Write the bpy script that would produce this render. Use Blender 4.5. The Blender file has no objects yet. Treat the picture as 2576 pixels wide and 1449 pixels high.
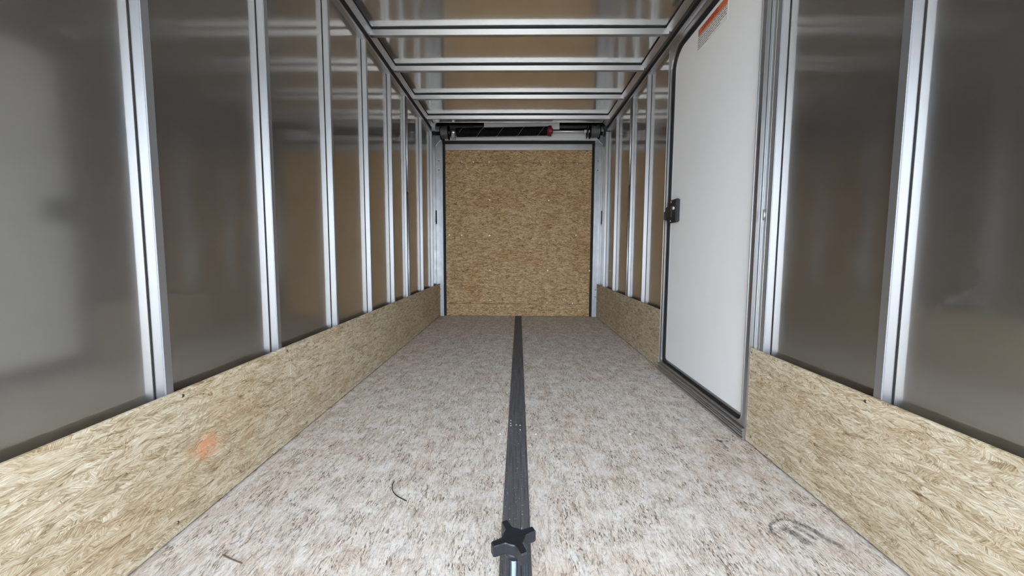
import bpy, bmesh, math, random
from mathutils import Vector, Matrix

# ------------------------------------------------------------------ camera
S = bpy.context.scene
COL = S.collection
cam_d = bpy.data.cameras.new('camera')
cam = bpy.data.objects.new('camera', cam_d)
COL.objects.link(cam)
cam_d.sensor_width = 36.0
cam_d.lens = 36.0 * 900.0 / 2576.0
cam_d.shift_y = -25.5 / 2576.0
cam_d.clip_start = 0.02
cam_d.clip_end = 200
PITCH, YAW, ROLL = math.atan(66 / 900), 0.0144, 0.0045
fwd = Vector((-math.sin(YAW) * math.cos(PITCH), math.cos(YAW) * math.cos(PITCH), -math.sin(PITCH)))
r0 = Vector((math.cos(YAW), math.sin(YAW), 0))
d0 = fwd.cross(r0)
rr = r0 * math.cos(ROLL) - d0 * math.sin(ROLL)
dd = r0 * math.sin(ROLL) + d0 * math.cos(ROLL)
M = Matrix((rr, -dd, -fwd)).transposed().to_4x4()
M.translation = Vector((0, 0, 0.735))
cam.matrix_world = M
S.camera = cam

# ------------------------------------------------------------------ world, light, exposure
W = bpy.data.worlds.new('world')
S.world = W
W.use_nodes = True
wn = W.node_tree
wn.nodes.clear()
wo = wn.nodes.new('ShaderNodeOutputWorld')
wb = wn.nodes.new('ShaderNodeBackground')
wb.inputs['Color'].default_value = (0.78, 0.88, 1.0, 1)
wb.inputs['Strength'].default_value = 5.0
wn.links.new(wb.outputs[0], wo.inputs[0])
OPEN_Y = -0.55          # plane of the open end of the trailer, behind the camera
S.view_settings.view_transform = 'Standard'
S.view_settings.look = 'None'
S.view_settings.gamma = 1
S.view_settings.use_curve_mapping = False
S.view_settings.exposure = 1.12

# ------------------------------------------------------------------ material helpers
def new_mat(name):
    m = bpy.data.materials.new(name)
    m.use_nodes = True
    nt = m.node_tree
    b = nt.nodes['Principled BSDF']
    return m, nt, b

class G:
    """small node-graph helper"""
    def __init__(s, nt): s.nt = nt
    def n(s, t, **k):
        x = s.nt.nodes.new(t)
        for a, v in k.items(): setattr(x, a, v)
        return x
    def l(s, a, b): s.nt.links.new(a, b)
    def put(s, sock, v):
        if isinstance(v, bpy.types.NodeSocket): s.l(v, sock)
        else: sock.default_value = v
    def math(s, op, a, b=0.0, c=None, clamp=False):
        x = s.n('ShaderNodeMath', operation=op, use_clamp=clamp)
        s.put(x.inputs[0], a); s.put(x.inputs[1], b)
        if c is not None: s.put(x.inputs[2], c)
        return x.outputs[0]
    def mixf(s, f, a, b):
        x = s.n('ShaderNodeMix', data_type='FLOAT')
        s.put(x.inputs[0], f); s.put(x.inputs[2], a); s.put(x.inputs[3], b)
        return x.outputs[0]
    def mixc(s, f, a, b, mode='MIX'):
        x = s.n('ShaderNodeMix', data_type='RGBA', blend_type=mode)
        s.put(x.inputs[0], f)
        for i, v in ((6, a), (7, b)):
            s.put(x.inputs[i], v if isinstance(v, bpy.types.NodeSocket) else (*v, 1))
        return x.outputs[2]
    def ramp(s, f, stops, interp='LINEAR'):
        x = s.n('ShaderNodeValToRGB')
        x.color_ramp.interpolation = interp
        e = x.color_ramp.elements
        while len(e) < len(stops): e.new(0.5)
        for q, (p, c) in zip(e, stops):
            q.position = p; q.color = (*c, 1)
        s.put(x.inputs[0], f)
        return x.outputs[0]
    def maprange(s, v, a, b, c=0.0, d=1.0):
        x = s.n('ShaderNodeMapRange')
        s.put(x.inputs[0], v)
        for i, q in ((1, a), (2, b), (3, c), (4, d)): x.inputs[i].default_value = q
        return x.outputs[0]
    def mapping(s, v, rot=0.0, scale=(1, 1, 1), loc=(0, 0, 0)):
        x = s.n('ShaderNodeMapping')
        s.put(x.inputs[0], v)
        x.inputs['Location'].default_value = loc
        x.inputs['Rotation'].default_value = (0, 0, rot) if not isinstance(rot, tuple) else rot
        x.inputs['Scale'].default_value = scale
        return x.outputs[0]
    def noise(s, v, scale=5.0, detail=2.0, rough=0.5, dim='3D', dist=0.0):
        x = s.n('ShaderNodeTexNoise', noise_dimensions=dim)
        s.put(x.inputs['Vector'], v)
        x.inputs['Scale'].default_value = scale
        x.inputs['Detail'].default_value = detail
        x.inputs['Roughness'].default_value = rough
        x.inputs['Distortion'].default_value = dist
        return x.outputs[0]
    def pos(s): return s.n('ShaderNodeNewGeometry').outputs['Position']

def srgb(r, g, b):
    f = lambda c: (c / 12.92 if c <= 0.04045 else ((c + 0.055) / 1.055) ** 2.4)
    return tuple(f(c / 255) for c in (r, g, b))

def osb(name, axes, stops, shift, streak, flake=1.0, tint=(0.75, 0.55, 0.33), tint_amt=0.35,
        stain=None, wear=0.0, rough=0.75, cell=0.20):
    """strand board: overlapping flakes at several angles, each with its own grain"""
    m, nt, b = new_mat(name)
    g = G(nt)
    sep = g.n('ShaderNodeSeparateXYZ'); g.l(g.pos(), sep.inputs[0])
    comb = g.n('ShaderNodeCombineXYZ')
    g.l(sep.outputs[axes[0]], comb.inputs[0]); g.l(sep.outputs[axes[1]], comb.inputs[1])
    uv = g.mapping(comb.outputs[0], loc=(shift, shift * 0.7, 0))
    wn_ = g.n('ShaderNodeTexNoise', noise_dimensions='2D'); g.l(uv, wn_.inputs['Vector'])
    wn_.inputs['Scale'].default_value = 9; wn_.inputs['Detail'].default_value = 3
    wv = g.n('ShaderNodeVectorMath', operation='SCALE'); g.l(wn_.outputs['Color'], wv.inputs[0]); wv.inputs['Scale'].default_value = 0.02
    add = g.n('ShaderNodeVectorMath', operation='ADD'); g.l(uv, add.inputs[0]); g.l(wv.outputs[0], add.inputs[1])
    uvw = add.outputs[0]
    tone = None; cur = None; edge = None
    lay = [(0.05, 13, 60, 0.25), (0.45, 15, 66, 0.1), (-0.5, 14, 58, 0.1), (1.25, 20, 50, -0.1), (-1.0, 19, 55, -0.12)]
    for i, (a, sx, sy, w) in enumerate(lay):
        mp = g.mapping(uvw, rot=a, scale=(sx * flake, sy * flake, 1), loc=(3.7 * i, 1.9 * i, 0))
        v = g.n('ShaderNodeTexVoronoi', voronoi_dimensions='2D', feature='F1')
        g.l(mp, v.inputs['Vector']); v.inputs['Scale'].default_value = 1
        sc = g.n('ShaderNodeSeparateColor'); g.l(v.outputs['Color'], sc.inputs[0])
        ang = g.math('MULTIPLY_ADD', sc.outputs[1], 0.9, a - 0.45)
        vr = g.n('ShaderNodeVectorRotate', rotation_type='Z_AXIS'); g.l(uvw, vr.inputs[0]); g.l(ang, vr.inputs['Angle'])
        fb = g.noise(g.mapping(vr.outputs[0], scale=(10 * flake, 190 * flake, 1)), 1.0, 3, 0.65, '2D')
        fc = g.noise(g.mapping(vr.outputs[0], scale=(45 * flake, 420 * flake, 1)), 1.0, 3, 0.7, '2D')
        t = g.math('ADD', g.math('MULTIPLY', sc.outputs[0], cell), g.math('MULTIPLY', fb, 0.75))
        t = g.math('ADD', t, g.math('MULTIPLY', fc, 0.75))
        t = g.math('SUBTRACT', t, 0.25 + cell / 2)
        t = g.math('SUBTRACT', t, g.math('MULTIPLY', g.math('POWER', v.outputs['Distance'], 4.0, clamp=True), 0.35))
        p = g.math('ADD', sc.outputs[2], w)
        if tone is None: tone, cur = t, p
        else:
            f = g.math('GREATER_THAN', p, cur)
            tone = g.mixf(f, tone, t); cur = g.math('MAXIMUM', cur, p)
    col = g.ramp(tone, stops)
    big = g.noise(uv, 3.2, 4, 0.6, '2D')
    col = g.mixc(g.maprange(big, 0.48, 0.72, 0, tint_amt), col, tint, 'MULTIPLY')
    big2 = g.noise(g.mapping(uv, loc=(9, 4, 0)), 5.5, 3, 0.6, '2D')
    col = g.mixc(g.maprange(big2, 0.5, 0.75, 0, 0.22), col, (0.62, 0.68, 0.66), 'MULTIPLY')
    # dark slivers between flakes
    sl = None
    for a, sx, sy, lo in ((0.35, 26, 120, 0.0), (-0.6, 30, 130, 0.01), (1.2, 34, 110, 0.015)):
        q = g.noise(g.mapping(uvw, rot=a, scale=(sx * flake, sy * flake, 1), loc=(a * 9, 2, 0)), 1.0, 1.5, 0.5, '2D')
        q = g.maprange(q, 0.675 + lo - streak[0], 0.76 + lo - streak[0])
        sl = q if sl is None else g.math('MAXIMUM', sl, q)
    dens = g.maprange(g.noise(uv, 14, 2, 0.5, '2D'), 0.38, 0.6, 0.15, 1)
    sl = g.math('MULTIPLY', g.math('MULTIPLY', sl, dens), streak[1])
    col = g.mixc(sl, col, streak[2])
    if wear:
        wz = g.noise(g.mapping(uv, loc=(2, 7, 0)), 15, 6, 0.75, '2D')
        col = g.mixc(g.maprange(wz, 0.46, 0.66, 0, wear), col, srgb(228, 226, 222))
    if stain:
        for (c, rad, scol, amt) in stain:
            dv = g.n('ShaderNodeVectorMath', operation='DISTANCE'); g.l(add.outputs[0], dv.inputs[0])
            dv.inputs[1].default_value = (c[0] + shift + 0.01, c[1] + shift * 0.7 + 0.01, 0)
            s_ = g.maprange(dv.outputs['Value'], rad, rad * 0.2)
            s_ = g.math('MULTIPLY', s_, g.maprange(g.noise(g.mapping(uvw, scale=(20, 60, 1)), 1, 3, 0.6, '2D'), 0.25, 0.5, 0, amt))
            col = g.mixc(s_, col, scol)
    g.l(col, b.inputs['Base Color'])
    b.inputs['Roughness'].default_value = rough
    b.inputs['Specular IOR Level'].default_value = 0.3
    bp = g.n('ShaderNodeBump'); bp.inputs['Strength'].default_value = 0.35; bp.inputs['Distance'].default_value = 0.004
    g.l(g.math('SUBTRACT', tone, g.math('MULTIPLY', sl, 0.7)), bp.inputs['Height']); g.l(bp.outputs[0], b.inputs['Normal'])
    return m

def metal(name, col, rough, var=0.05, stretch=(1, 1, 1), aniso=0.0, spots=0.0, bump=0.0):
    m, nt, b = new_mat(name)
    g = G(nt)
    b.inputs['Metallic'].default_value = 1
    n1 = g.noise(g.mapping(g.pos(), scale=stretch), 6, 5, 0.6)
    c2 = tuple(min(1, c * 1.0) for c in col)
    c1 = tuple(c * (1 - var * 3) for c in col)
    g.l(g.mixc(g.maprange(n1, 0.3, 0.7), c1, c2), b.inputs['Base Color'])
    r = g.maprange(g.noise(g.mapping(g.pos(), scale=stretch, loc=(5, 5, 5)), 9, 4, 0.6), 0.3, 0.7, rough - var, rough + var)
    g.l(r, b.inputs['Roughness'])
    b.inputs['Anisotropic'].default_value = aniso
    if bump:
        bp = g.n('ShaderNodeBump'); bp.inputs['Strength'].default_value = bump; bp.inputs['Distance'].default_value = 0.01
        g.l(g.noise(g.mapping(g.pos(), scale=(1, 1, 1.0)), 2.2, 1, 0.4), bp.inputs['Height']); g.l(bp.outputs[0], b.inputs['Normal'])
    return m

def sheet_metal(name, col, r1, r2, mixv, bump=0.05):
    """polished sheet: a sharp lobe over a wide scattering one"""
    m, nt, b = new_mat(name)
    g = G(nt)
    out = nt.nodes['Material Output']
    b.inputs['Metallic'].default_value = 1
    b2 = g.n('ShaderNodeBsdfPrincipled'); b2.inputs['Metallic'].default_value = 1
    n1 = g.noise(g.mapping(g.pos(), scale=(1, 0.6, 1.6)), 3, 4, 0.6)
    c = g.mixc(g.maprange(n1, 0.3, 0.7), tuple(x * 0.92 for x in col), col)
    g.l(c, b.inputs['Base Color']); g.l(g.mixc(1.0, c, (1.08, 1.08, 1.1), 'MULTIPLY'), b2.inputs['Base Color'])
    g.l(g.maprange(g.noise(g.mapping(g.pos(), scale=(1, 1, 2)), 5, 4, 0.6), 0.3, 0.7, r1 * 0.85, r1 * 1.15), b.inputs['Roughness'])
    b2.inputs['Roughness'].default_value = r2
    bp = g.n('ShaderNodeBump'); bp.inputs['Strength'].default_value = bump; bp.inputs['Distance'].default_value = 0.02
    g.l(g.noise(g.mapping(g.pos(), scale=(1, 1, 1)), 3.0, 1, 0.4), bp.inputs['Height'])
    g.l(bp.outputs[0], b.inputs['Normal'])
    mx = g.n('ShaderNodeMixShader'); mx.inputs[0].default_value = mixv
    g.l(b.outputs[0], mx.inputs[1]); g.l(b2.outputs[0], mx.inputs[2]); g.l(mx.outputs[0], out.inputs[0])
    return m

def plain(name, col, rough=0.5, metallic=0.0, var=0.06, scale=20, spec=0.5):
    m, nt, b = new_mat(name)
    g = G(nt)
    n1 = g.noise(g.pos(), scale, 3, 0.6)
    g.l(g.mixc(n1, tuple(c * (1 - var) for c in col), tuple(min(1, c * (1 + var)) for c in col)), b.inputs['Base Color'])
    b.inputs['Roughness'].default_value = rough
    b.inputs['Metallic'].default_value = metallic
    b.inputs['Specular IOR Level'].default_value = spec
    return m

OSB_STOPS = [(0.05, srgb(98, 80, 56)), (0.28, srgb(152, 132, 103)), (0.46, srgb(184, 168, 141)), (0.60, srgb(200, 189, 167)), (0.85, srgb(228, 222, 208))]
BACK_STOPS = [(0.05, srgb(70, 48, 26)), (0.3, srgb(138, 108, 70)), (0.5, srgb(196, 164, 122)), (0.7, srgb(224, 198, 160)), (0.95, srgb(236, 222, 190))]
FLOOR_STOPS = [(0.05, srgb(112, 98, 86)), (0.28, srgb(164, 148, 134)), (0.5, srgb(204, 192, 179)), (0.7, srgb(223, 213, 202)), (0.95, srgb(238, 235, 229))]
MT = {}
MT['kick'] = osb('strand_board_kick', (1, 2), OSB_STOPS, 1.3, (0.02, 0.6, srgb(128, 110, 84)), 1.35, stain=[((0.956, 0.183), 0.05, srgb(214, 140, 96), 0.8), ((0.90, 0.195), 0.035, srgb(176, 140, 96), 0.6)])
MT['kickr'] = osb('strand_board_kick_right', (1, 2), OSB_STOPS, 7.9, (0.02, 0.6, srgb(128, 110, 84)), 1.35)
MT['back'] = osb('strand_board_ramp', (0, 2), BACK_STOPS, 4.1, (0.05, 0.75, srgb(62, 42, 22)), 1.5, tint_amt=0.4)
MT['floor'] = osb('strand_board_floor', (1, 0), FLOOR_STOPS, 2.6, (0.045, 0.85, srgb(84, 70, 60)), 1.6, tint=(0.92, 0.78, 0.68), tint_amt=0.4, wear=0.55, rough=0.8)
MT['sheet'] = sheet_metal('polished_wall_sheet', (0.53, 0.515, 0.49), 0.10, 0.40, 0.42, 0.03)
MT['roof'] = sheet_metal('polished_ceiling_sheet', (0.74, 0.73, 0.72), 0.11, 0.35, 0.35, 0.05)
MT['alu'] = metal('brushed_aluminium', (0.49, 0.50, 0.52), 0.48, 0.012, (30, 30, 0.3))
MT['beam'] = metal('beam_aluminium', (0.50, 0.50, 0.51), 0.42, 0.012, (0.3, 30, 30))
MT['alu_dull'] = metal('dull_aluminium', (0.55, 0.55, 0.56), 0.45, 0.05, (1, 1, 1))
MT['post'] = metal('galvanised_post', (0.54, 0.56, 0.59), 0.42, 0.07, (3, 3, 2))
MT['frame'] = metal('door_frame_aluminium', (0.48, 0.48, 0.48), 0.38, 0.03, (4, 4, 0.5))
MT['black'] = plain('black_rubber_and_gaps', (0.006, 0.006, 0.006), 0.7)
MT['void'] = plain('dark_lining', (0.012, 0.012, 0.012), 0.9, spec=0.1)
MT['plastic'] = plain('black_plastic', (0.012, 0.013, 0.018), 0.42)
MT['white'] = plain('white_door_skin', srgb(240, 240, 240), 0.38, var=0.015, scale=2)
MT['steel'] = plain('bolt_steel', (0.75, 0.82, 0.88), 0.2, 1.0)
MT['screw'] = plain('screw_steel', (0.22, 0.2, 0.18), 0.4, 1.0)
MT['screwb'] = plain('bright_screw_steel', (0.92, 0.92, 0.9), 0.35, 0.4)
MT['red'] = plain('red_paint', srgb(120, 20, 32), 0.5)
MT['spring'] = plain('black_spring_steel', (0.004, 0.004, 0.004), 0.6, 0.0, spec=0.2)
MT['chalk'] = plain('pale_paint_line', srgb(190, 190, 190), 0.7)
MT['plate'] = plain('pale_plate', srgb(235, 235, 238), 0.45, var=0.02)
MT['strip'] = plain('pale_header_metal', (0.75, 0.75, 0.76), 0.5, 0.35, var=0.05)
MT['drum'] = plain('dark_cast_metal', (0.12, 0.12, 0.125), 0.5, 0.3, var=0.2)
MT['orange'] = plain('orange_print', srgb(205, 105, 58), 0.5)
MT['redprint'] = plain('red_print', srgb(150, 30, 20), 0.5)
MT['ink'] = plain('black_print', (0.01, 0.01, 0.01), 0.5)
MT['labelw'] = plain('label_film', srgb(232, 230, 226), 0.45)
MT['splint'] = plain('dark_wood_sliver', srgb(92, 76, 62), 0.8)
MT['ground'] = plain('pale_gravel', (0.62, 0.565, 0.50), 0.9, scale=3, var=0.2)

def rail_mat():
    m, nt, b = new_mat('worn_dark_rail')
    g = G(nt)
    p = g.pos()
    n1 = g.noise(g.mapping(p, scale=(60, 1.5, 1)), 3, 4, 0.65)
    n2 = g.noise(p, 160, 3, 0.7)
    n3 = g.noise(g.mapping(p, loc=(3, 3, 0)), 5, 4, 0.6)
    c = g.ramp(n1, [(0.3, srgb(58, 59, 62)), (0.7, srgb(98, 99, 103))])
    c = g.mixc(g.maprange(n3, 0.45, 0.75, 0, 0.3), c, srgb(104, 92, 80))
    c = g.mixc(g.maprange(n2, 0.64, 0.72, 0, 0.9), c, srgb(190, 186, 180))
    g.l(c, b.inputs['Base Color']); b.inputs['Roughness'].default_value = 0.6; b.inputs['Specular IOR Level'].default_value = 0.25
    return m
MT['rail'] = rail_mat()

def scuff_mat(name, col, thr=0.42, alpha=0.8):
    m, nt, b = new_mat(name)
    g = G(nt)
    b.inputs['Base Color'].default_value = (*col, 1)
    b.inputs['Roughness'].default_value = 0.8
    at = g.n('ShaderNodeAttribute', attribute_name='mark_amount').outputs['Fac']
    a = g.maprange(g.noise(g.pos(), 110, 5, 0.7), thr, thr + 0.25, 0.25, 1.0)
    g.l(g.math('MULTIPLY', g.math('MULTIPLY', at, a), alpha), b.inputs['Alpha'])
    return m
MT['scuff'] = scuff_mat('black_scuff', srgb(70, 62, 58), 0.40, 0.75)
MT['scuffl'] = scuff_mat('pale_smudge', srgb(120, 120, 120), 0.45, 0.28)

# ------------------------------------------------------------------ geometry helpers
def link(o, parent=None):
    COL.objects.link(o)
    if parent is not None: o.parent = parent
    return o

def wloc(o):
    v = o.location.copy()
    p = o.parent
    while p is not None:
        v += p.location; p = p.parent
    return v

def mesh_obj(name, bm, mat, parent=None, origin=None, smooth=False):
    """bm holds world coordinates; the object's origin goes to its centre (or origin)"""
    bmesh.ops.recalc_face_normals(bm, faces=bm.faces)
    me = bpy.data.meshes.new(name)
    c = Vector(origin) if origin is not None else sum((v.co for v in bm.verts), Vector()) / max(1, len(bm.verts))
    for v in bm.verts: v.co -= c
    bm.to_mesh(me); bm.free()
    if smooth:
        for p in me.polygons: p.use_smooth = True
    me.materials.append(mat)
    o = bpy.data.objects.new(name, me)
    link(o, parent)
    o.location = c - (wloc(parent) if parent is not None else Vector())
    return o

def empty(name, loc, parent=None, **props):
    o = bpy.data.objects.new(name, None)
    o.empty_display_size = 0.05
    link(o, parent)
    o.location = loc
    for k, v in props.items(): o[k] = v
    return o

def box_bm(bm, x0, x1, y0, y1, z0, z1):
    vs = [bm.verts.new((x, y, z)) for x in (x0, x1) for y in (y0, y1) for z in (z0, z1)]
    for f in ((0, 1, 3, 2), (4, 6, 7, 5), (0, 4, 5, 1), (2, 3, 7, 6), (0, 2, 6, 4), (1, 5, 7, 3)):
        bm.faces.new([vs[i] for i in f])
    return vs

def box(name, x, y, z, mat, parent=None, bev=0.0, seg=1):
    bm = bmesh.new()
    x, y, z = sorted(x), sorted(y), sorted(z)
    box_bm(bm, *x, *y, *z)
    if bev: bmesh.ops.bevel(bm, geom=bm.edges[:], offset=bev, segments=seg, affect='EDGES')
    return mesh_obj(name, bm, mat, parent)

def cyl_bm(bm, a, b, r, n=16, r2=None, caps=True):
    a, b = Vector(a), Vector(b)
    ax = (b - a).normalized()
    u = ax.orthogonal().normalized(); w = ax.cross(u)
    r2 = r if r2 is None else r2
    A = [bm.verts.new(a + (u * math.cos(t) + w * math.sin(t)) * r) for t in [2 * math.pi * i / n for i in range(n)]]
    B = [bm.verts.new(b + (u * math.cos(t) + w * math.sin(t)) * r2) for t in [2 * math.pi * i / n for i in range(n)]]
    for i in range(n): bm.faces.new((A[i], A[(i + 1) % n], B[(i + 1) % n], B[i]))
    if caps: bm.faces.new(A[::-1]); bm.faces.new(B)

def cyl(name, a, b, r, mat, parent=None, n=16, r2=None):
    bm = bmesh.new(); cyl_bm(bm, a, b, r, n, r2)
    o = mesh_obj(name, bm, mat, parent)
    for p in o.data.polygons: p.use_smooth = len(p.vertices) == 4
    return o

def tube_bm(bm, pts, r, n=8):
    prev = None; rings = []
    for i, p in enumerate(pts):
        p = Vector(p)
        t = (Vector(pts[min(i + 1, len(pts) - 1)]) - Vector(pts[max(i - 1, 0)])).normalized()
        if prev is None: u = t.orthogonal().normalized()
        else: u = (prev - t * prev.dot(t)).normalized()
        prev = u; w = t.cross(u)
        rings.append([bm.verts.new(p + (u * math.cos(k * 2 * math.pi / n) + w * math.sin(k * 2 * math.pi / n)) * r) for k in range(n)])
    for A, B in zip(rings, rings[1:]):
        for k in range(n): bm.faces.new((A[k], A[(k + 1) % n], B[(k + 1) % n], B[k]))
    bm.faces.new(rings[0][::-1]); bm.faces.new(rings[-1])

def extrude_y(name, prof, y0, y1, mat, parent=None):
    """prof: closed list of (x, z)"""
    bm = bmesh.new()
    A = [bm.verts.new((x, y0, z)) for x, z in prof]
    B = [bm.verts.new((x, y1, z)) for x, z in prof]
    n = len(prof)
    for i in range(n): bm.faces.new((A[i], A[(i + 1) % n], B[(i + 1) % n], B[i]))
    bm.faces.new(A[::-1]); bm.faces.new(B)
    return mesh_obj(name, bm, mat, parent)

# ------------------------------------------------------------------ dimensions (metres)
XL, XR = -0.870, 0.895            # room faces of the strand board kick panels
SL, SR = -0.880, 0.905            # stud faces
PL, PR = -0.907, 0.932            # wall sheet faces
YE = 4.05                         # ramp door plane
Y0 = OPEN_Y
ZC = 2.0475                        # ceiling sheet
ZS = 1.946                        # stud tops, left; the right ones reach 19 mm higher
DY0, DY1 = 1.36, 2.215            # side door frame

# ------------------------------------------------------------------ outside ground
bm = bmesh.new(); box_bm(bm, -30, 30, -40, 20, -0.40, -0.35)
o = mesh_obj('ground', bm, MT['ground']); o['kind'] = 'structure'

# ------------------------------------------------------------------ floor
floor = empty('floor', (0, 1.6, -0.01), kind='structure')
box('strand_board_sheet', (-0.96, 0.0055), (Y0, YE + 0.06), (-0.018, 0.0), MT['floor'], floor)
box('strand_board_sheet', (0.0065, 0.98), (Y0, YE + 0.06), (-0.018, 0.0), MT['floor'], floor)
box('subfloor', (-0.96, 0.98), (Y0, YE + 0.06), (-0.04, -0.0185), MT['void'], floor)
scr = None
def screw(parent, c, axis, mat=None, r=0.0045):
    """pan head screw whose head stands proud along axis"""
    c = Vector(c); a = Vector(axis)
    bm = bmesh.new()
    cyl_bm(bm, c, c + a * 0.0015, r, 10, r * 0.72)
    cyl_bm(bm, c + a * 0.0015, c + a * 0.0019, r * 0.3, 6)
    return mesh_obj('screw', bm, mat or MT['screw'], parent)
for (x, y) in ((-0.065, 1.394), (0.079, 1.397), (-0.056, 2.775), (0.072, 2.779), (-0.050, 3.62), (0.082, 3.62), (0.461, 1.406), (-0.46, 1.40)):
    screw(floor, (x, y, 0), (0, 0, 1), MT['screwb'], 0.005)

# ------------------------------------------------------------------ side walls
STUD_Y = {'L': [-0.43, 0.0, 0.432, 0.861, 1.284, 1.718, 2.137, 2.539, 2.901, 3.338, 3.735],
          'R': [-0.43, 0.0, 0.440, 0.876, 1.303, 2.600, 2.968, 3.390, 3.78]}
def side(sgn, S_, P_, K_, key, parent):
    """sgn -1 left, +1 right; S_ stud face, P_ sheet face, K_ kick panel face"""
    out = P_ + sgn * 0.012
    ZS = 1.946 if sgn < 0 else 1.965
    def stud(y, x0, x1, split=False):
        w = 0.023
        if not split:
            bm = bmesh.new(); box_bm(bm, *sorted((S_, P_)), y, y + w, 0.004, ZS)
            bmesh.ops.bevel(bm, geom=[e for e in bm.edges if abs(e.verts[0].co.z - e.verts[1].co.z) > 0.5], offset=0.0022, segments=2, affect='EDGES')
            st = mesh_obj('wall_stud', bm, MT['alu'], parent)
            box('shadow_gap_line', (P_, P_ - sgn * 0.002), (y - 0.0022, y + 0.001), (0.004, ZS), MT['black'], st)  # black strip painted in as the shaded gap between stud and sheet
    for y in STUD_Y[key]:
        if 2.88 < y < 3.0:
            # stud flanked by dark seals, in an upper and a lower length
            zj = 1.205 if key == 'L' else 1.275
            s = empty('split_stud', ((S_ + P_) / 2, y, 0), parent)
            for z0, z1 in ((0.004, zj - 0.006), (zj + 0.006, ZS)):
                bm = bmesh.new()
                cyl_bm(bm, (S_ - sgn * -0.006, y + 0.010, z0), (S_ - sgn * -0.006, y + 0.010, z1), 0.010, 16)
                o = mesh_obj('stud_tube', bm, MT['alu'], s)
                for p in o.data.polygons: p.use_smooth = len(p.vertices) == 4
            box('dark_seal', (S_ + sgn * 0.010, P_), (y - 0.010, y + 0.030), (0.004, ZS), MT['black'], s)
            box('stud_flange', (S_ + sgn * 0.008, P_ - sgn * 0.001), (y - 0.018, y - 0.010), (0.004, ZS), MT['alu'], s)
        else:
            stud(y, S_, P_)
    # top rail lip, dark slot, cove rail
    box('top_rail', (S_, P_ + sgn * 0.004), (Y0, 3.745), (ZS, ZS + 0.015), MT['alu_dull'], parent)
    box('dark_slot', (S_ + sgn * 0.003, P_ + sgn * 0.03), (Y0, 3.745), (ZS + 0.0155, 2.0025 if sgn < 0 else 2.0115), MT['black'], parent)
    return out

wall_left = empty('wall_left', (PL, 1.6, 0), kind='structure')
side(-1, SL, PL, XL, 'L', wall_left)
box('wall_sheet', (PL - 0.012, PL), (Y0, YE + 0.06), (-0.018, ZS + 0.10), MT['sheet'], wall_left)
baseboard_left = empty('baseboard_left', (XL, 1.6, 0), kind='structure')
KZ = 0.372
for y0, y1 in ((Y0, 1.3325), (1.3345, YE - 0.03)):
    box('strand_board_panel', (XL - 0.009, XL), (y0, y1), (0.006, KZ), MT['kick'], baseboard_left, 0.0008)
for y in (0.445, 0.895, 1.318, 1.335 + 0.41, 2.16, 2.56, 3.36):
    screw(baseboard_left, (XL, y, KZ - 0.016), (1, 0, 0), r=0.0048)
for y in (0.86, 1.72, 2.6, 3.4):
    screw(baseboard_left, (XL, y, 0.035), (1, 0, 0), r=0.0045)

wall_right = empty('wall_right', (PR, 1.6, 0), kind='structure')
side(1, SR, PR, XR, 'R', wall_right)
box('wall_sheet', (PR, PR + 0.012), (Y0, DY0 + 0.015), (-0.018, ZS + 0.10), MT['sheet'], wall_right)
box('wall_sheet', (PR, PR + 0.012), (DY1 - 0.015, YE + 0.06), (-0.018, ZS + 0.10), MT['sheet'], wall_right)
box('header_sheet', (PR, PR + 0.012), (DY0 + 0.015, DY1 - 0.015), (1.90, ZS + 0.10), MT['sheet'], wall_right)
# thin channel between last stud and the door frame
box('jamb_channel', (SR, PR), (1.327, DY0 - 0.002), (0.004, ZS), MT['frame'], wall_right, 0.001)
box('jamb_bead', (SR - 0.002, SR + 0.004), (1.343, 1.347), (0.004, ZS), MT['alu'], wall_right)
baseboard_right = empty('baseboard_right', (XR, 1.6, 0), kind='structure')
box('strand_board_panel', (XR, XR + 0.009), (Y0, DY0 + 0.012), (0.006, KZ), MT['kickr'], baseboard_right, 0.0008)
box('strand_board_panel', (XR, XR + 0.009), (DY1 + 0.002, YE - 0.03), (0.006, KZ + 0.004), MT['kickr'], baseboard_right, 0.0008)
for y in (0.470, 0.905, 1.352, 2.63, 3.41):
    screw(baseboard_right, (XR, y, KZ - 0.016), (-1, 0, 0), r=0.0048)
for y in (0.70, 1.33, 2.5, 3.3):
    screw(baseboard_right, (XR, y, 0.035), (-1, 0, 0), r=0.0045)

# ------------------------------------------------------------------ ceiling
ceiling = empty('ceiling', (0, 1.6, ZC), kind='structure')
bm = bmesh.new()
NX = 24
rows = []
for y in (Y0, 3.745):
    rows.append([[bm.verts.new((-0.93 + 1.89 * i / NX, y, ZC + dz + 0.0025 * math.sin(math.pi * i / NX))) for i in range(NX + 1)] for dz in (0, 0.006)])
for i in range(NX):
    bm.faces.new((rows[0][0][i], rows[0][0][i + 1], rows[1][0][i + 1], rows[1][0][i]))
    bm.faces.new((rows[0][1][i], rows[1][1][i], rows[1][1][i + 1], rows[0][1][i + 1]))
    for R_ in rows: bm.faces.new((R_[0][i], R_[1][i], R_[1][i + 1], R_[0][i + 1]))
for i in (0, NX):
    bm.faces.new((rows[0][0][i], rows[1][0][i], rows[1][1][i], rows[0][1][i]))
mesh_obj('ceiling_sheet', bm, MT['roof'], ceiling, smooth=False)
for y in (-0.30, 0.11, 0.53, 0.95, 1.37, 1.785, 2.200, 2.616, 3.085, 3.538):
    box('ceiling_beam', (-0.880, 0.880), (y, y + 0.027), (2.006, 2.0400), MT['beam'], ceiling, 0.0012)
    box('foam_strip', (-0.868, 0.862), (y + 0.001, y + 0.026), (2.0400, 2.051), MT['black'], ceiling)
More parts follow.
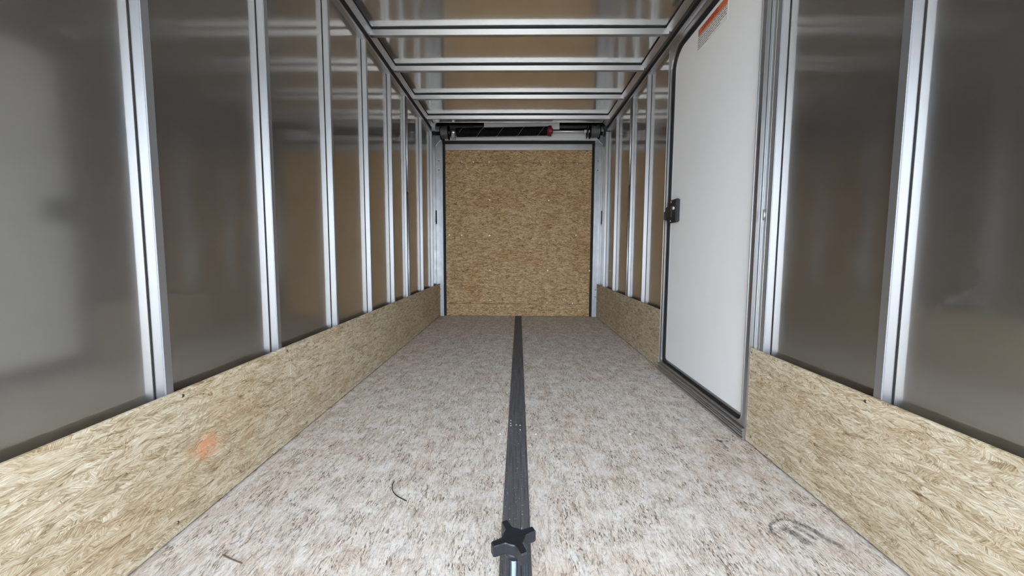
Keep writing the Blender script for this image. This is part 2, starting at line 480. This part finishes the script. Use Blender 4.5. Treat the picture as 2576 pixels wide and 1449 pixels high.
extrude_y('cove_rail', [(-0.885, 2.003), (-0.868, 2.041), (-0.93, 2.041), (-0.93, 2.003)], Y0, 3.745, MT['alu_dull'], ceiling)
extrude_y('cove_rail', [(0.888, 2.012), (0.862, 2.041), (0.96, 2.041), (0.96, 2.012)], Y0, 3.745, MT['alu_dull'], ceiling)
box('foam_strip', (-0.93, -0.864), (Y0, 3.745), (2.041, 2.048), MT['black'], ceiling)
box('foam_strip', (0.858, 0.96), (Y0, 3.745), (2.041, 2.048), MT['black'], ceiling)

unseen_header = box('unseen_header', (-0.93, 0.955), (Y0 - 0.03, Y0), (1.66, ZC + 0.03), MT['alu_dull'])  # header added out of view over the open end, height set to shape daylight
unseen_header['kind'] = 'structure'

# ------------------------------------------------------------------ rear end wall with its spring box
wall_back = empty('wall_back', (0, YE, 0), kind='structure')
ZT = 2.26
box('lining', (-0.96, 0.98), (3.74, YE + 0.12), (ZT, ZT + 0.01), MT['alu_dull'], wall_back)
box('lining', (-0.96, 0.98), (YE + 0.09, YE + 0.10), (-0.03, ZT), MT['void'], wall_back)
box('lining', (-0.93, -0.92), (3.74, YE + 0.12), (2.05, ZT), MT['alu_dull'], wall_back)
box('lining', (0.945, 0.955), (3.74, YE + 0.12), (2.05, ZT), MT['alu_dull'], wall_back)
# plate that closes the roof edge, with a rounded opening below it
bm = bmesh.new()
zb, rl, rr_ = 2.0455, 0.03, 0.02
prof = [(-0.93, 1.965), (-0.93, ZT), (0.955, ZT), (0.955, 1.985), (0.925, 1.985), (0.925, zb - rr_)] \
    + [(0.925 - rr_ + rr_ * math.cos(t), zb - rr_ + rr_ * math.sin(t)) for t in [math.radians(a) for a in range(15, 91, 15)]] \
    + [(-0.846 + rl + rl * math.cos(t), zb - rl + rl * math.sin(t)) for t in [math.radians(a) for a in range(90, 181, 15)]] + [(-0.846, 1.965)]
A = [bm.verts.new((x, 3.745, z)) for x, z in prof]; B = [bm.verts.new((x, 3.750, z)) for x, z in prof]
n = len(prof)
for i in range(n): bm.faces.new((A[i], A[(i + 1) % n], B[(i + 1) % n], B[i]))
bm.faces.new(A); bm.faces.new(B[::-1])
bm.normal_update()
bmesh.ops.triangulate(bm, faces=[f for f in bm.faces if len(f.verts) > 4])
mesh_obj('roof_edge_plate', bm, MT['alu_dull'], wall_back)
for sgn, x0, x1 in ((-1, -0.93, -0.829), (1, 0.843, 0.96)):
    post = box('door_post', (x0, x1), (YE - 0.03, YE + 0.02), (0.0, 2.10), MT['post'], wall_back, 0.002)
    xs = x0 + 0.018 if sgn < 0 else x1 - 0.040
    box('post_flange', (xs - 0.006, xs + 0.006), (YE - 0.034, YE - 0.030), (0.372, 2.0), MT['alu'], wall_back, 0.001)
    xc = -0.872 if sgn < 0 else 0.880
    for z in (0.26, 0.34, 1.66, 1.76):
        screw(post, (xc, YE - 0.03, z - 0.03), (0, -1, 0), MT['screw'], 0.007)
    box('post_slot', (-0.905 + 0.0 if sgn < 0 else 0.925, -0.899 if sgn < 0 else 0.931), (YE - 0.0335, YE - 0.030), (1.04, 1.19), MT['black'], post)
    # gusset bar welded across the corner
    bm = bmesh.new()
    p0 = (-0.845, YE - 0.04, 1.955) if sgn < 0 else (0.856, YE - 0.04, 1.975)
    p1 = (-0.905, YE - 0.04, 1.885) if sgn < 0 else (0.925, YE - 0.04, 1.905)
    cyl_bm(bm, p0, p1, 0.006, 8)
    mesh_obj('gusset_bar', bm, MT['alu'], wall_back)
    box('roller_slot', (-0.912 if sgn < 0 else 0.868, -0.85 if sgn < 0 else 0.925), (YE - 0.033, YE - 0.030), (2.005, 2.045), MT['black'], wall_back, 0.001)
box('header_strip', (-0.80, 0.86), (YE - 0.05, YE - 0.01), (1.946, 2.050), MT['strip'], wall_back, 0.002)
box('rubber_seal', (-0.828, 0.842), (YE - 0.028, YE + 0.05), (1.918, 1.9455), MT['black'], wall_back)
box('backing_plate', (-0.365, 0.445), (3.955, 3.958), (2.046, 2.125), MT['plate'], wall_back)

# ------------------------------------------------------------------ ramp door at the far end
door_1 = empty('door_1', (0, YE, 0), kind='structure')
DXL, DXR = -0.806, 0.820
box('rubber_seal', (DXL - 0.024, DXL - 0.001), (YE + 0.004, YE + 0.03), (0.0, 1.93), MT['black'], door_1)
box('rubber_seal', (DXR + 0.001, DXR + 0.024), (YE + 0.004, YE + 0.03), (0.0, 1.93), MT['black'], door_1)
for z0, z1 in ((0.002, 0.140), (0.1425, 1.7145), (1.717, 1.852)):
    p = box('strand_board_panel', (DXL, DXR), (YE, YE + 0.015), (z0, z1), MT['back'], door_1, 0.0012)
box('top_edge_trim', (DXL, DXR), (YE - 0.004, YE + 0.016), (1.852, 1.920), MT['alu_dull'], door_1, 0.002)
for (px, py) in ((1164, 413), (1192, 413), (1231, 413), (1380, 413), (1448, 417), (1232, 505), (1379, 506), (1131, 592), (1162, 593), (1232, 593), (1448, 592),
                 (1233, 680), (1378, 680), (1483, 680), (1233, 756), (1377, 762), (1442, 763)):
    x = (px - 1301.5) * YE / 900; z = 0.735 + (633 - py) * YE / 900
    screw(door_1, (x, YE, z), (0, -1, 0), MT['screwb'], 0.0075)

# ------------------------------------------------------------------ spring counterbalance
sp = empty('door_spring', (0.0, 3.9, 2.0), label='black coiled torsion spring with red end cone above the ramp door', category='spring')
def spz(x): return 1.996 + (x + 0.65) * 0.016
bm = bmesh.new()
pts = []
L0, L1, pitch_, RM = -0.655, 0.315, 0.0125, 0.041
steps = int((L1 - L0) / pitch_ * 16)
for i in range(steps + 1):
    x = L0 + (L1 - L0) * i / steps; t = 2 * math.pi * (x - L0) / pitch_
    pts.append((x, 3.90 + RM * math.cos(t), spz(x) + RM * math.sin(t)))
tube_bm(bm, pts, 0.0066, 6)
mesh_obj('spring_coil', bm, MT['spring'], sp, smooth=True)
bm = bmesh.new()
pts = []
for i in range(150):
    x = -0.62 + 0.90 * i / 149; t = 2 * math.pi * (x + 0.5) / 0.215
    pts.append((x, 3.90 + 0.0475 * math.cos(t), spz(x) - 0.0475 * math.sin(t)))
tube_bm(bm, pts, 0.0011, 5)
mesh_obj('paint_line', bm, MT['chalk'], sp)['label'] = 'pale paint line winding along the spring'
zr = spz(0.34)
bm = bmesh.new()
cyl_bm(bm, (0.300, 3.9, zr), (0.328, 3.9, zr), 0.040, 20, 0.054)
cyl_bm(bm, (0.328, 3.9, zr), (0.352, 3.9, zr), 0.054, 20)
cyl_bm(bm, (0.352, 3.9, zr), (0.368, 3.9, zr), 0.040, 20, 0.026)
mesh_obj('end_cone', bm, MT['red'], sp)['label'] = 'dark red end cone'
cyl('shaft', (0.366, 3.9, zr - 0.005), (0.728, 3.9, zr - 0.005), 0.0095, MT['screwb'], sp, 12)
cyl('shaft_nut', (0.700, 3.9, zr - 0.005), (0.725, 3.9, zr - 0.005), 0.018, MT['screwb'], sp, 6)
cyl('end_fitting', (-0.72, 3.9, spz(-0.7)), (-0.655, 3.9, spz(-0.7)), 0.036, MT['frame'], sp, 16)
box('mount_bracket', (-0.705, -0.665), (3.86, 3.94), (1.93, 1.975), MT['alu'], sp, 0.004)
box('mount_bracket', (0.728, 0.733), (3.86, 3.94), (1.94, 2.055), MT['spring'], sp, 0.001)
pipe = cyl('cable_shaft', (-0.80, 3.985, 2.082), (0.84, 3.985, 2.082), 0.017, MT['drum'], None, 14)
pipe['label'] = 'thin grey cable shaft running behind the black spring'; pipe['category'] = 'shaft'
for sgn, xa_, xb_, z_ in ((-1, -0.815, -0.74, 1.995), (1, 0.765, 0.858, 2.008)):
    dr = empty('cable_drum', ((xa_ + xb_) / 2, 3.90, z_), label='dark grey cable drum at the %s end of the black spring' % ('left' if sgn < 0 else 'right'),
               category='cable drum', group='cable drums above the ramp door')
    bm = bmesh.new()
    cyl_bm(bm, (xa_, 3.9, z_), (xb_, 3.9, z_), 0.060, 24)
    for k in range(7):
        x = xa_ + (xb_ - xa_) * (k + 0.5) / 7
        cyl_bm(bm, (x - 0.003, 3.9, z_), (x + 0.003, 3.9, z_), 0.063, 24)
    mesh_obj('drum_barrel', bm, MT['drum'], dr)
    for x in (xa_ - 0.005, xb_ + 0.001):
        cyl('drum_flange', (x, 3.9, z_), (x + 0.005, 3.9, z_), 0.076, MT['spring'], dr, 24)
    cyl('hub', ((xa_ - 0.012), 3.9, z_), ((xb_ + 0.008), 3.9, z_), 0.014, MT['screwb'], dr, 12)
bm = bmesh.new()
tube_bm(bm, [(0.80, 3.84, 2.045), (0.83, 3.80, 2.05), (0.86, 3.77, 2.03), (0.885, 3.78, 1.98), (0.89, 3.82, 1.93)], 0.004, 6)
o = mesh_obj('lift_cable', bm, MT['spring']); o['label'] = 'dark lift cable curling off the right cable drum'; o['category'] = 'cable'

# ------------------------------------------------------------------ white side door
door_2 = empty('door_2', (0.9, 1.79, 0), kind='structure')
def rrect(y0, y1, z0, z1, rt, rb, n=8):
    pts = []
    for (cy, cz, a0, r) in ((y1 - rt, z1 - rt, 0, rt), (y0 + rt, z1 - rt, 90, rt), (y0 + rb, z0 + rb, 180, rb), (y1 - rb, z0 + rb, 270, rb)):
        for k in range(n + 1):
            t = math.radians(a0 + 90 * k / n)
            pts.append((cy + r * math.cos(t), cz + r * math.sin(t)))
    return pts
def slab_x(name, pts, x0, x1, mat, parent):
    bm = bmesh.new()
    A = [bm.verts.new((x0, y, z)) for y, z in pts]; B = [bm.verts.new((x1, y, z)) for y, z in pts]
    k = len(pts)
    for i in range(k): bm.faces.new((A[i], A[(i + 1) % k], B[(i + 1) % k], B[i]))
    bm.faces.new(A); bm.faces.new(B[::-1])
    return mesh_obj(name, bm, mat, parent)
def ring_x(name, inner, outer_, x0, x1, mat, parent):
    bm = bmesh.new()
    k = len(inner)
    V = [[bm.verts.new((x, y, z)) for y, z in P] for x in (x0, x1) for P in (inner, outer_)]
    for i in range(k):
        j = (i + 1) % k
        bm.faces.new((V[0][i], V[0][j], V[1][j], V[1][i])); bm.faces.new((V[2][i], V[3][i], V[3][j], V[2][j]))
        bm.faces.new((V[0][i], V[2][i], V[2][j], V[0][j])); bm.faces.new((V[1][i], V[1][j], V[3][j], V[3][i]))
    return mesh_obj(name, bm, mat, parent)
LY0, LY1, LZ0, LZ1 = 1.402, 2.148, 0.088, 1.868
XF = 0.892
ring_x('door_frame', rrect(LY0 - 0.010, LY1 + 0.030, LZ0 - 0.024, LZ1 + 0.022, 0.118, 0.03), rrect(DY0, DY1, 0.002, 1.925, 0.004, 0.004), XF, XF + 0.030, MT['frame'], door_2)
ring_x('door_bead', rrect(LY0 - 0.012, LY1 + 0.033, LZ0 - 0.027, LZ1 + 0.025, 0.12, 0.033), rrect(LY0 - 0.015, LY1 + 0.036, LZ0 - 0.030, LZ1 + 0.028, 0.122, 0.035), XF - 0.002, XF + 0.001, MT['alu'], door_2)
ring_x('door_bead', rrect(DY0 + 0.003, DY1 - 0.003, 0.006, 1.921, 0.003, 0.003), rrect(DY0, DY1, 0.003, 1.924, 0.004, 0.004), XF - 0.002, XF + 0.001, MT['alu'], door_2)
ring_x('rubber_gasket', rrect(LY0 - 0.0015, LY1 + 0.001, LZ0 - 0.0125, LZ1 + 0.001, 0.10, 0.022), rrect(LY0 - 0.010, LY1 + 0.031, LZ0 - 0.024, LZ1 + 0.022, 0.119, 0.032), XF + 0.006, XF + 0.03, MT['black'], door_2)
leaf = slab_x('door_leaf', rrect(LY0, LY1, LZ0, LZ1, 0.10, 0.022), 0.906, 0.945, MT['white'], door_2)
ring_x('leaf_edge', rrect(LY0 + 0.001, LY1 - 0.001, LZ0 + 0.001, LZ1 - 0.001, 0.099, 0.021), rrect(LY0 - 0.001, LY1 + 0.0005, LZ0 - 0.012, LZ1 + 0.0005, 0.1, 0.025), 0.9045, 0.93, MT['alu_dull'], door_2)
# ribbed sill
sill = box('door_sill', (XF - 0.006, XF + 0.004), (DY0 + 0.004, DY1 - 0.004), (0.002, 0.050), MT['frame'], door_2, 0.001)
for z in (0.008, 0.022, 0.030, 0.044):
    box('sill_rib', (XF - 0.010, XF - 0.005), (DY0 + 0.006, DY1 - 0.006), (z, z + 0.003), MT['alu_dull'], sill)
# hinge on the near jamb
hg = cyl('hinge_pin', (SR - 0.001, 1.338, 0.855), (SR - 0.001, 1.338, 0.893), 0.0038, MT['alu'], door_2, 10)
# latch
lt = box('door_latch', (0.884, 0.906), (2.030, 2.142), (0.905, 1.035), MT['plastic'], door_2, 0.005, 2)
lt['label'] = 'black paddle latch on the white door'
box('paddle', (0.874, 0.885), (2.075, 2.152), (0.935, 1.000), MT['plastic'], lt, 0.004, 2)
cyl('lock_cylinder', (0.880, 2.062, 0.985), (0.885, 2.062, 0.985), 0.010, MT['screwb'], lt, 14)
for z in (0.915, 1.024):
    screw(lt, (0.884, 2.10, z), (-1, 0, 0), MT['screwb'], 0.004)
box('strike_tab', (0.872, 0.892), (2.150, 2.168), (0.925, 0.975), MT['plastic'], lt, 0.003)
# warning sticker
stk = box('warning_label', (0.9052, 0.9062), (1.640, 1.902), (1.745, 1.851), MT['labelw'], door_2)
stk['label'] = 'orange and white warning sticker with rows of small print'
box('orange_band', (0.9047, 0.9052), (1.644, 1.898), (1.818, 1.848), MT['orange'], stk)
def text(body, y, z, size, mat, parent, name):
    cu = bpy.data.curves.new(name, 'FONT')
    cu.body = body; cu.size = size; cu.extrude = 0.0002; cu.align_x = 'LEFT'; cu.align_y = 'CENTER'
    cu.materials.append(mat)
    o = bpy.data.objects.new(name, cu)
    link(o, parent)
    m4 = Matrix(((0, 0, -1), (-1, 0, 0), (0, 1, 0))).to_4x4()
    o.rotation_euler = m4.to_euler()
    o.location = Vector((0.9043, y, z)) - wloc(parent)
    return o
text('WARNING', 1.862, 1.833, 0.030, MT['redprint'], stk, 'lettering')
rnd = random.Random(4)
bm = bmesh.new()
for li in range(6):
    z = 1.806 - li * 0.0105
    y = 1.898
    end = 1.648 if li < 4 else (1.70 if li == 4 else 1.80)
    while y > end:
        w = rnd.uniform(0.008, 0.022)
        box_bm(bm, 0.9049, 0.9052, max(y - w, end), y, z - 0.0016, z + 0.0016)
        y -= w + 0.0045
mesh_obj('small_print', bm, MT['ink'], stk)
box('red_rule', (0.9048, 0.9052), (1.646, 1.896), (1.812, 1.8155), MT['redprint'], stk)

# ------------------------------------------------------------------ floor rail and tie-down knob
rail = empty('floor_rail', (0.0065, 1.65, 0.0), label='dark worn metal tie-down rail down the middle of the floor', category='rail')
RT = -0.0046
def rail_piece(name, prof, mat):
    bm = bmesh.new()
    y0, y1 = Y0 + 0.02, YE - 0.01
    A = [bm.verts.new((x - RT * 0 + 0.0145 * (y0 - 0.76) / 3.17, y0, z)) for x, z in prof]
    B = [bm.verts.new((x + 0.0145 * (y1 - 0.76) / 3.17, y1, z)) for x, z in prof]
    n = len(prof)
    for i in range(n): bm.faces.new((A[i], A[(i + 1) % n], B[(i + 1) % n], B[i]))
    bm.faces.new(A[::-1]); bm.faces.new(B)
    return mesh_obj(name, bm, mat, rail)
rail_piece('rail_channel', [(-0.037, 0.0002), (-0.037, 0.003), (-0.035, 0.0042), (-0.0135, 0.0042), (-0.012, 0.0030), (0.012, 0.0030), (0.0135, 0.0042),
                            (0.035, 0.0042), (0.037, 0.003), (0.037, 0.0002)], MT['rail'])
for x in (-0.0365, 0.0365):
    rail_piece('rail_edge', [(x - 0.001, 0.0002), (x - 0.001, 0.0046), (x + 0.001, 0.0046), (x + 0.001, 0.0002)], MT['alu_dull'])

kx, ky, kz = -0.004, 0.72, 0.106
kn = empty('tie_down_knob', (kx, ky, 0.004), label='black four-armed knob on an upright threaded bolt in the floor rail', category='knob')
bm = bmesh.new()
N = 96
def star(scale, z):
    pts = []
    for i in range(N):
        t = 2 * math.pi * i / N
        a = (t - math.radians(27)) % (math.pi / 2)
        a = min(a, math.pi / 2 - a)            # angle to nearest arm
        # arm: half width hw to radius R, blending to hub by a concave curve
        R_, hw, hub = 0.0500, 0.0072, 0.0240
        ra = R_ / max(math.cos(a), 1e-3) if math.tan(a) * R_ <= hw else hw / math.sin(a)
        ra = min(ra, 0.0510)
        rs = max(hub * (1.0 - 0.05 * math.cos(4 * a)), ra)
        rs = (ra ** 5 + hub ** 5) ** 0.2 if ra < 0.048 else ra
        pts.append((kx + scale * rs * math.cos(t), ky + scale * rs * math.sin(t), z))
    return pts
layers = [(0.93, kz - 0.0005), (1.0, kz + 0.002), (1.0, kz + 0.0225), (0.95, kz + 0.025), (0.80, kz + 0.0245), (0.5, kz + 0.0240)]
rings = [[bm.verts.new(p) for p in star(s, z)] for s, z in layers]
for A, B in zip(rings, rings[1:]):
    for i in range(N): bm.faces.new((A[i], A[(i + 1) % N], B[(i + 1) % N], B[i]))
bm.faces.new(rings[0][::-1]); bm.faces.new(rings[-1])
mesh_obj('knob_head', bm, MT['plastic'], kn)
cyl('knob_hub', (kx, ky, kz - 0.016), (kx, ky, kz + 0.002), 0.018, MT['plastic'], kn, 24, 0.024)
bm = bmesh.new()
cyl_bm(bm, (kx, ky, 0.006), (kx, ky, kz - 0.012), 0.0078, 20)
for k in range(46):
    z = 0.012 + k * 0.002
    if z < kz - 0.016: cyl_bm(bm, (kx, ky, z), (kx, ky, z + 0.001), 0.0078, 16, 0.0084, caps=False)
mesh_obj('threaded_bolt', bm, MT['steel'], kn)
cyl('bolt_nut', (kx, ky, 0.0045), (kx, ky, 0.014), 0.0135, MT['steel'], kn, 6)
cyl('washer', (kx, ky, 0.0035), (kx, ky, 0.0052), 0.020, MT['steel'], kn, 24)

# ------------------------------------------------------------------ scuffs and scraps
def soft_strip(name, rows, mat, parent):
    """rows of points across a mark; density is 1 in the middle and 0 at the rim"""
    bm = bmesh.new(); L = []; dens = []
    for i, row in enumerate(rows):
        e = min(1.0, 2.2 * math.sin(math.pi * i / (len(rows) - 1)) + 0.0)
        L.append([bm.verts.new(p) for p in row]); dens += [0.0, 0.75 * e, e, 0.75 * e, 0.0]
    for a, b in zip(L, L[1:]):
        for k in range(4): bm.faces.new((a[k], a[k + 1], b[k + 1], b[k]))
    o = mesh_obj(name, bm, mat, parent)
    at = o.data.attributes.new('mark_amount', 'FLOAT', 'POINT')
    at.data.foreach_set('value', dens)
    return o
def smooth_path(pts, n=6):
    out = []
    for i in range(len(pts) - 1):
        p0, p1, p2, p3 = [Vector(pts[max(0, min(len(pts) - 1, j))]) for j in (i - 1, i, i + 1, i + 2)]
        for k in range(n):
            t = k / n
            out.append(0.5 * ((2 * p1) + (p2 - p0) * t + (2 * p0 - 5 * p1 + 4 * p2 - p3) * t * t + (3 * p1 - p0 - 3 * p2 + p3) * t ** 3))
    out.append(Vector(pts[-1]))
    return out
def ribbon(name, pts, w, z, mat, parent):
    pts = smooth_path(pts); rows = []
    for i, p in enumerate(pts):
        t = (pts[min(i + 1, len(pts) - 1)] - pts[max(i - 1, 0)]).normalized()
        rows.append([(p.x - t.y * s * w, p.y + t.x * s * w, z) for s in (-1, -0.5, 0, 0.5, 1)])
    return soft_strip(name, rows, mat, parent)
def arc(cx, cy, rx, ry, a0, a1, rot=0, n=16):
    out = []
    for i in range(n + 1):
        t = math.radians(a0 + (a1 - a0) * i / n)
        x, y = rx * math.cos(t), ry * math.sin(t)
        out.append((cx + x * math.cos(rot) - y * math.sin(rot), cy + x * math.sin(rot) + y * math.cos(rot)))
    return out
ribbon('scuff_mark', [(0.700, 0.880), (0.684, 0.885), (0.678, 0.903), (0.688, 0.925), (0.709, 0.940), (0.733, 0.948), (0.754, 0.945), (0.768, 0.935)], 0.006, 0.0004, MT['scuff'], floor)
ribbon('scuff_mark', [(0.752, 0.947), (0.776, 0.927), (0.791, 0.906), (0.798, 0.883), (0.809, 0.867), (0.822, 0.850)], 0.013, 0.0006, MT['scuff'], floor)
ribbon('scuff_mark', [(0.712, 0.925), (0.728, 0.902), (0.739, 0.873), (0.745, 0.862)], 0.016, 0.0005, MT['scuff'], floor)
ribbon('scuff_mark', [(0.748, 0.926), (0.762, 0.902), (0.775, 0.876)], 0.010, 0.0007, MT['scuff'], floor)
ribbon('scuff_mark', [(0.789, 1.375), (0.797, 1.353), (0.794, 1.324), (0.789, 1.300)], 0.008, 0.0004, MT['scuff'], floor)
ribbon('scuff_mark', [(0.790, 1.359), (0.810, 1.360), (0.833, 1.357)], 0.007, 0.0005, MT['scuff'], floor)
bm = bmesh.new()
tube_bm(bm, [(p.x, p.y, 0.0022) for p in smooth_path([(-0.389, 1.087), (-0.387, 1.062), (-0.376, 1.038), (-0.355, 1.017), (-0.322, 0.997)])], 0.0012, 6)
o = mesh_obj('wire_scrap', bm, MT['spring']); o['label'] = 'thin dark curved wire scrap on the floor left of the rail'; o['category'] = 'wire'
bm = bmesh.new()
tube_bm(bm, [(0.145, 0.962, 0.002), (0.143, 0.946, 0.0022), (0.136, 0.934, 0.002)], 0.0011, 6)
o = mesh_obj('wood_splinter', bm, MT['splint']); o['label'] = 'tiny dark splinter on the floor right of the rail'; o['category'] = 'splinter'
bm = bmesh.new()
tube_bm(bm, [(p.x, p.y, 0.002) for p in smooth_path([(-0.707, 0.802), (-0.678, 0.791), (-0.643, 0.780)])], 0.0013, 6)
o = mesh_obj('wood_splinter', bm, MT['splint']); o['label'] = 'short dark splinter on the floor near the left kick board'; o['category'] = 'splinter'
rnd = random.Random(9)
for i, (x, y) in enumerate(((-0.024, 1.50), (-0.024, 1.475), (-0.023, 1.455), (0.0, 1.462), (0.016, 1.458), (0.016, 1.42))):
    bm = bmesh.new(); box_bm(bm, x - 0.0022, x + 0.0022, y - 0.003, y + 0.003, 0.0047, 0.0065)
    bmesh.ops.rotate(bm, cent=(x, y, 0.005), matrix=Matrix.Rotation(rnd.uniform(-1, 1), 3, 'Z'), verts=bm.verts)
    o = mesh_obj('metal_chip', bm, MT['chalk'])
    o['label'] = 'tiny pale chip lying near the %s edge of the dark floor rail' % ('left' if x < -0.01 else 'right'); o['category'] = 'chip'; o['group'] = 'pale chips near the %s edge of the floor rail' % ('left' if x < -0.01 else 'right')
# smudge on the near right wall sheet
def smudge(pts, w):
    pts = smooth_path(pts); rows = []
    for i, p in enumerate(pts):
        t = (pts[min(i + 1, len(pts) - 1)] - pts[max(i - 1, 0)]).normalized()
        rows.append([(PR - 0.0006, p.x - t.y * s * w, p.y + t.x * s * w) for s in (-1, -0.5, 0, 0.5, 1)])
    soft_strip('smudge', rows, MT['scuffl'], wall_right)
smudge([(0.797, 0.622), (0.771, 0.638), (0.746, 0.656), (0.735, 0.663)], 0.008)
smudge([(0.775, 0.628), (0.755, 0.636), (0.735, 0.642), (0.722, 0.640)], 0.012)
smudge([(0.802, 0.616), (0.795, 0.621), (0.788, 0.622)], 0.007)
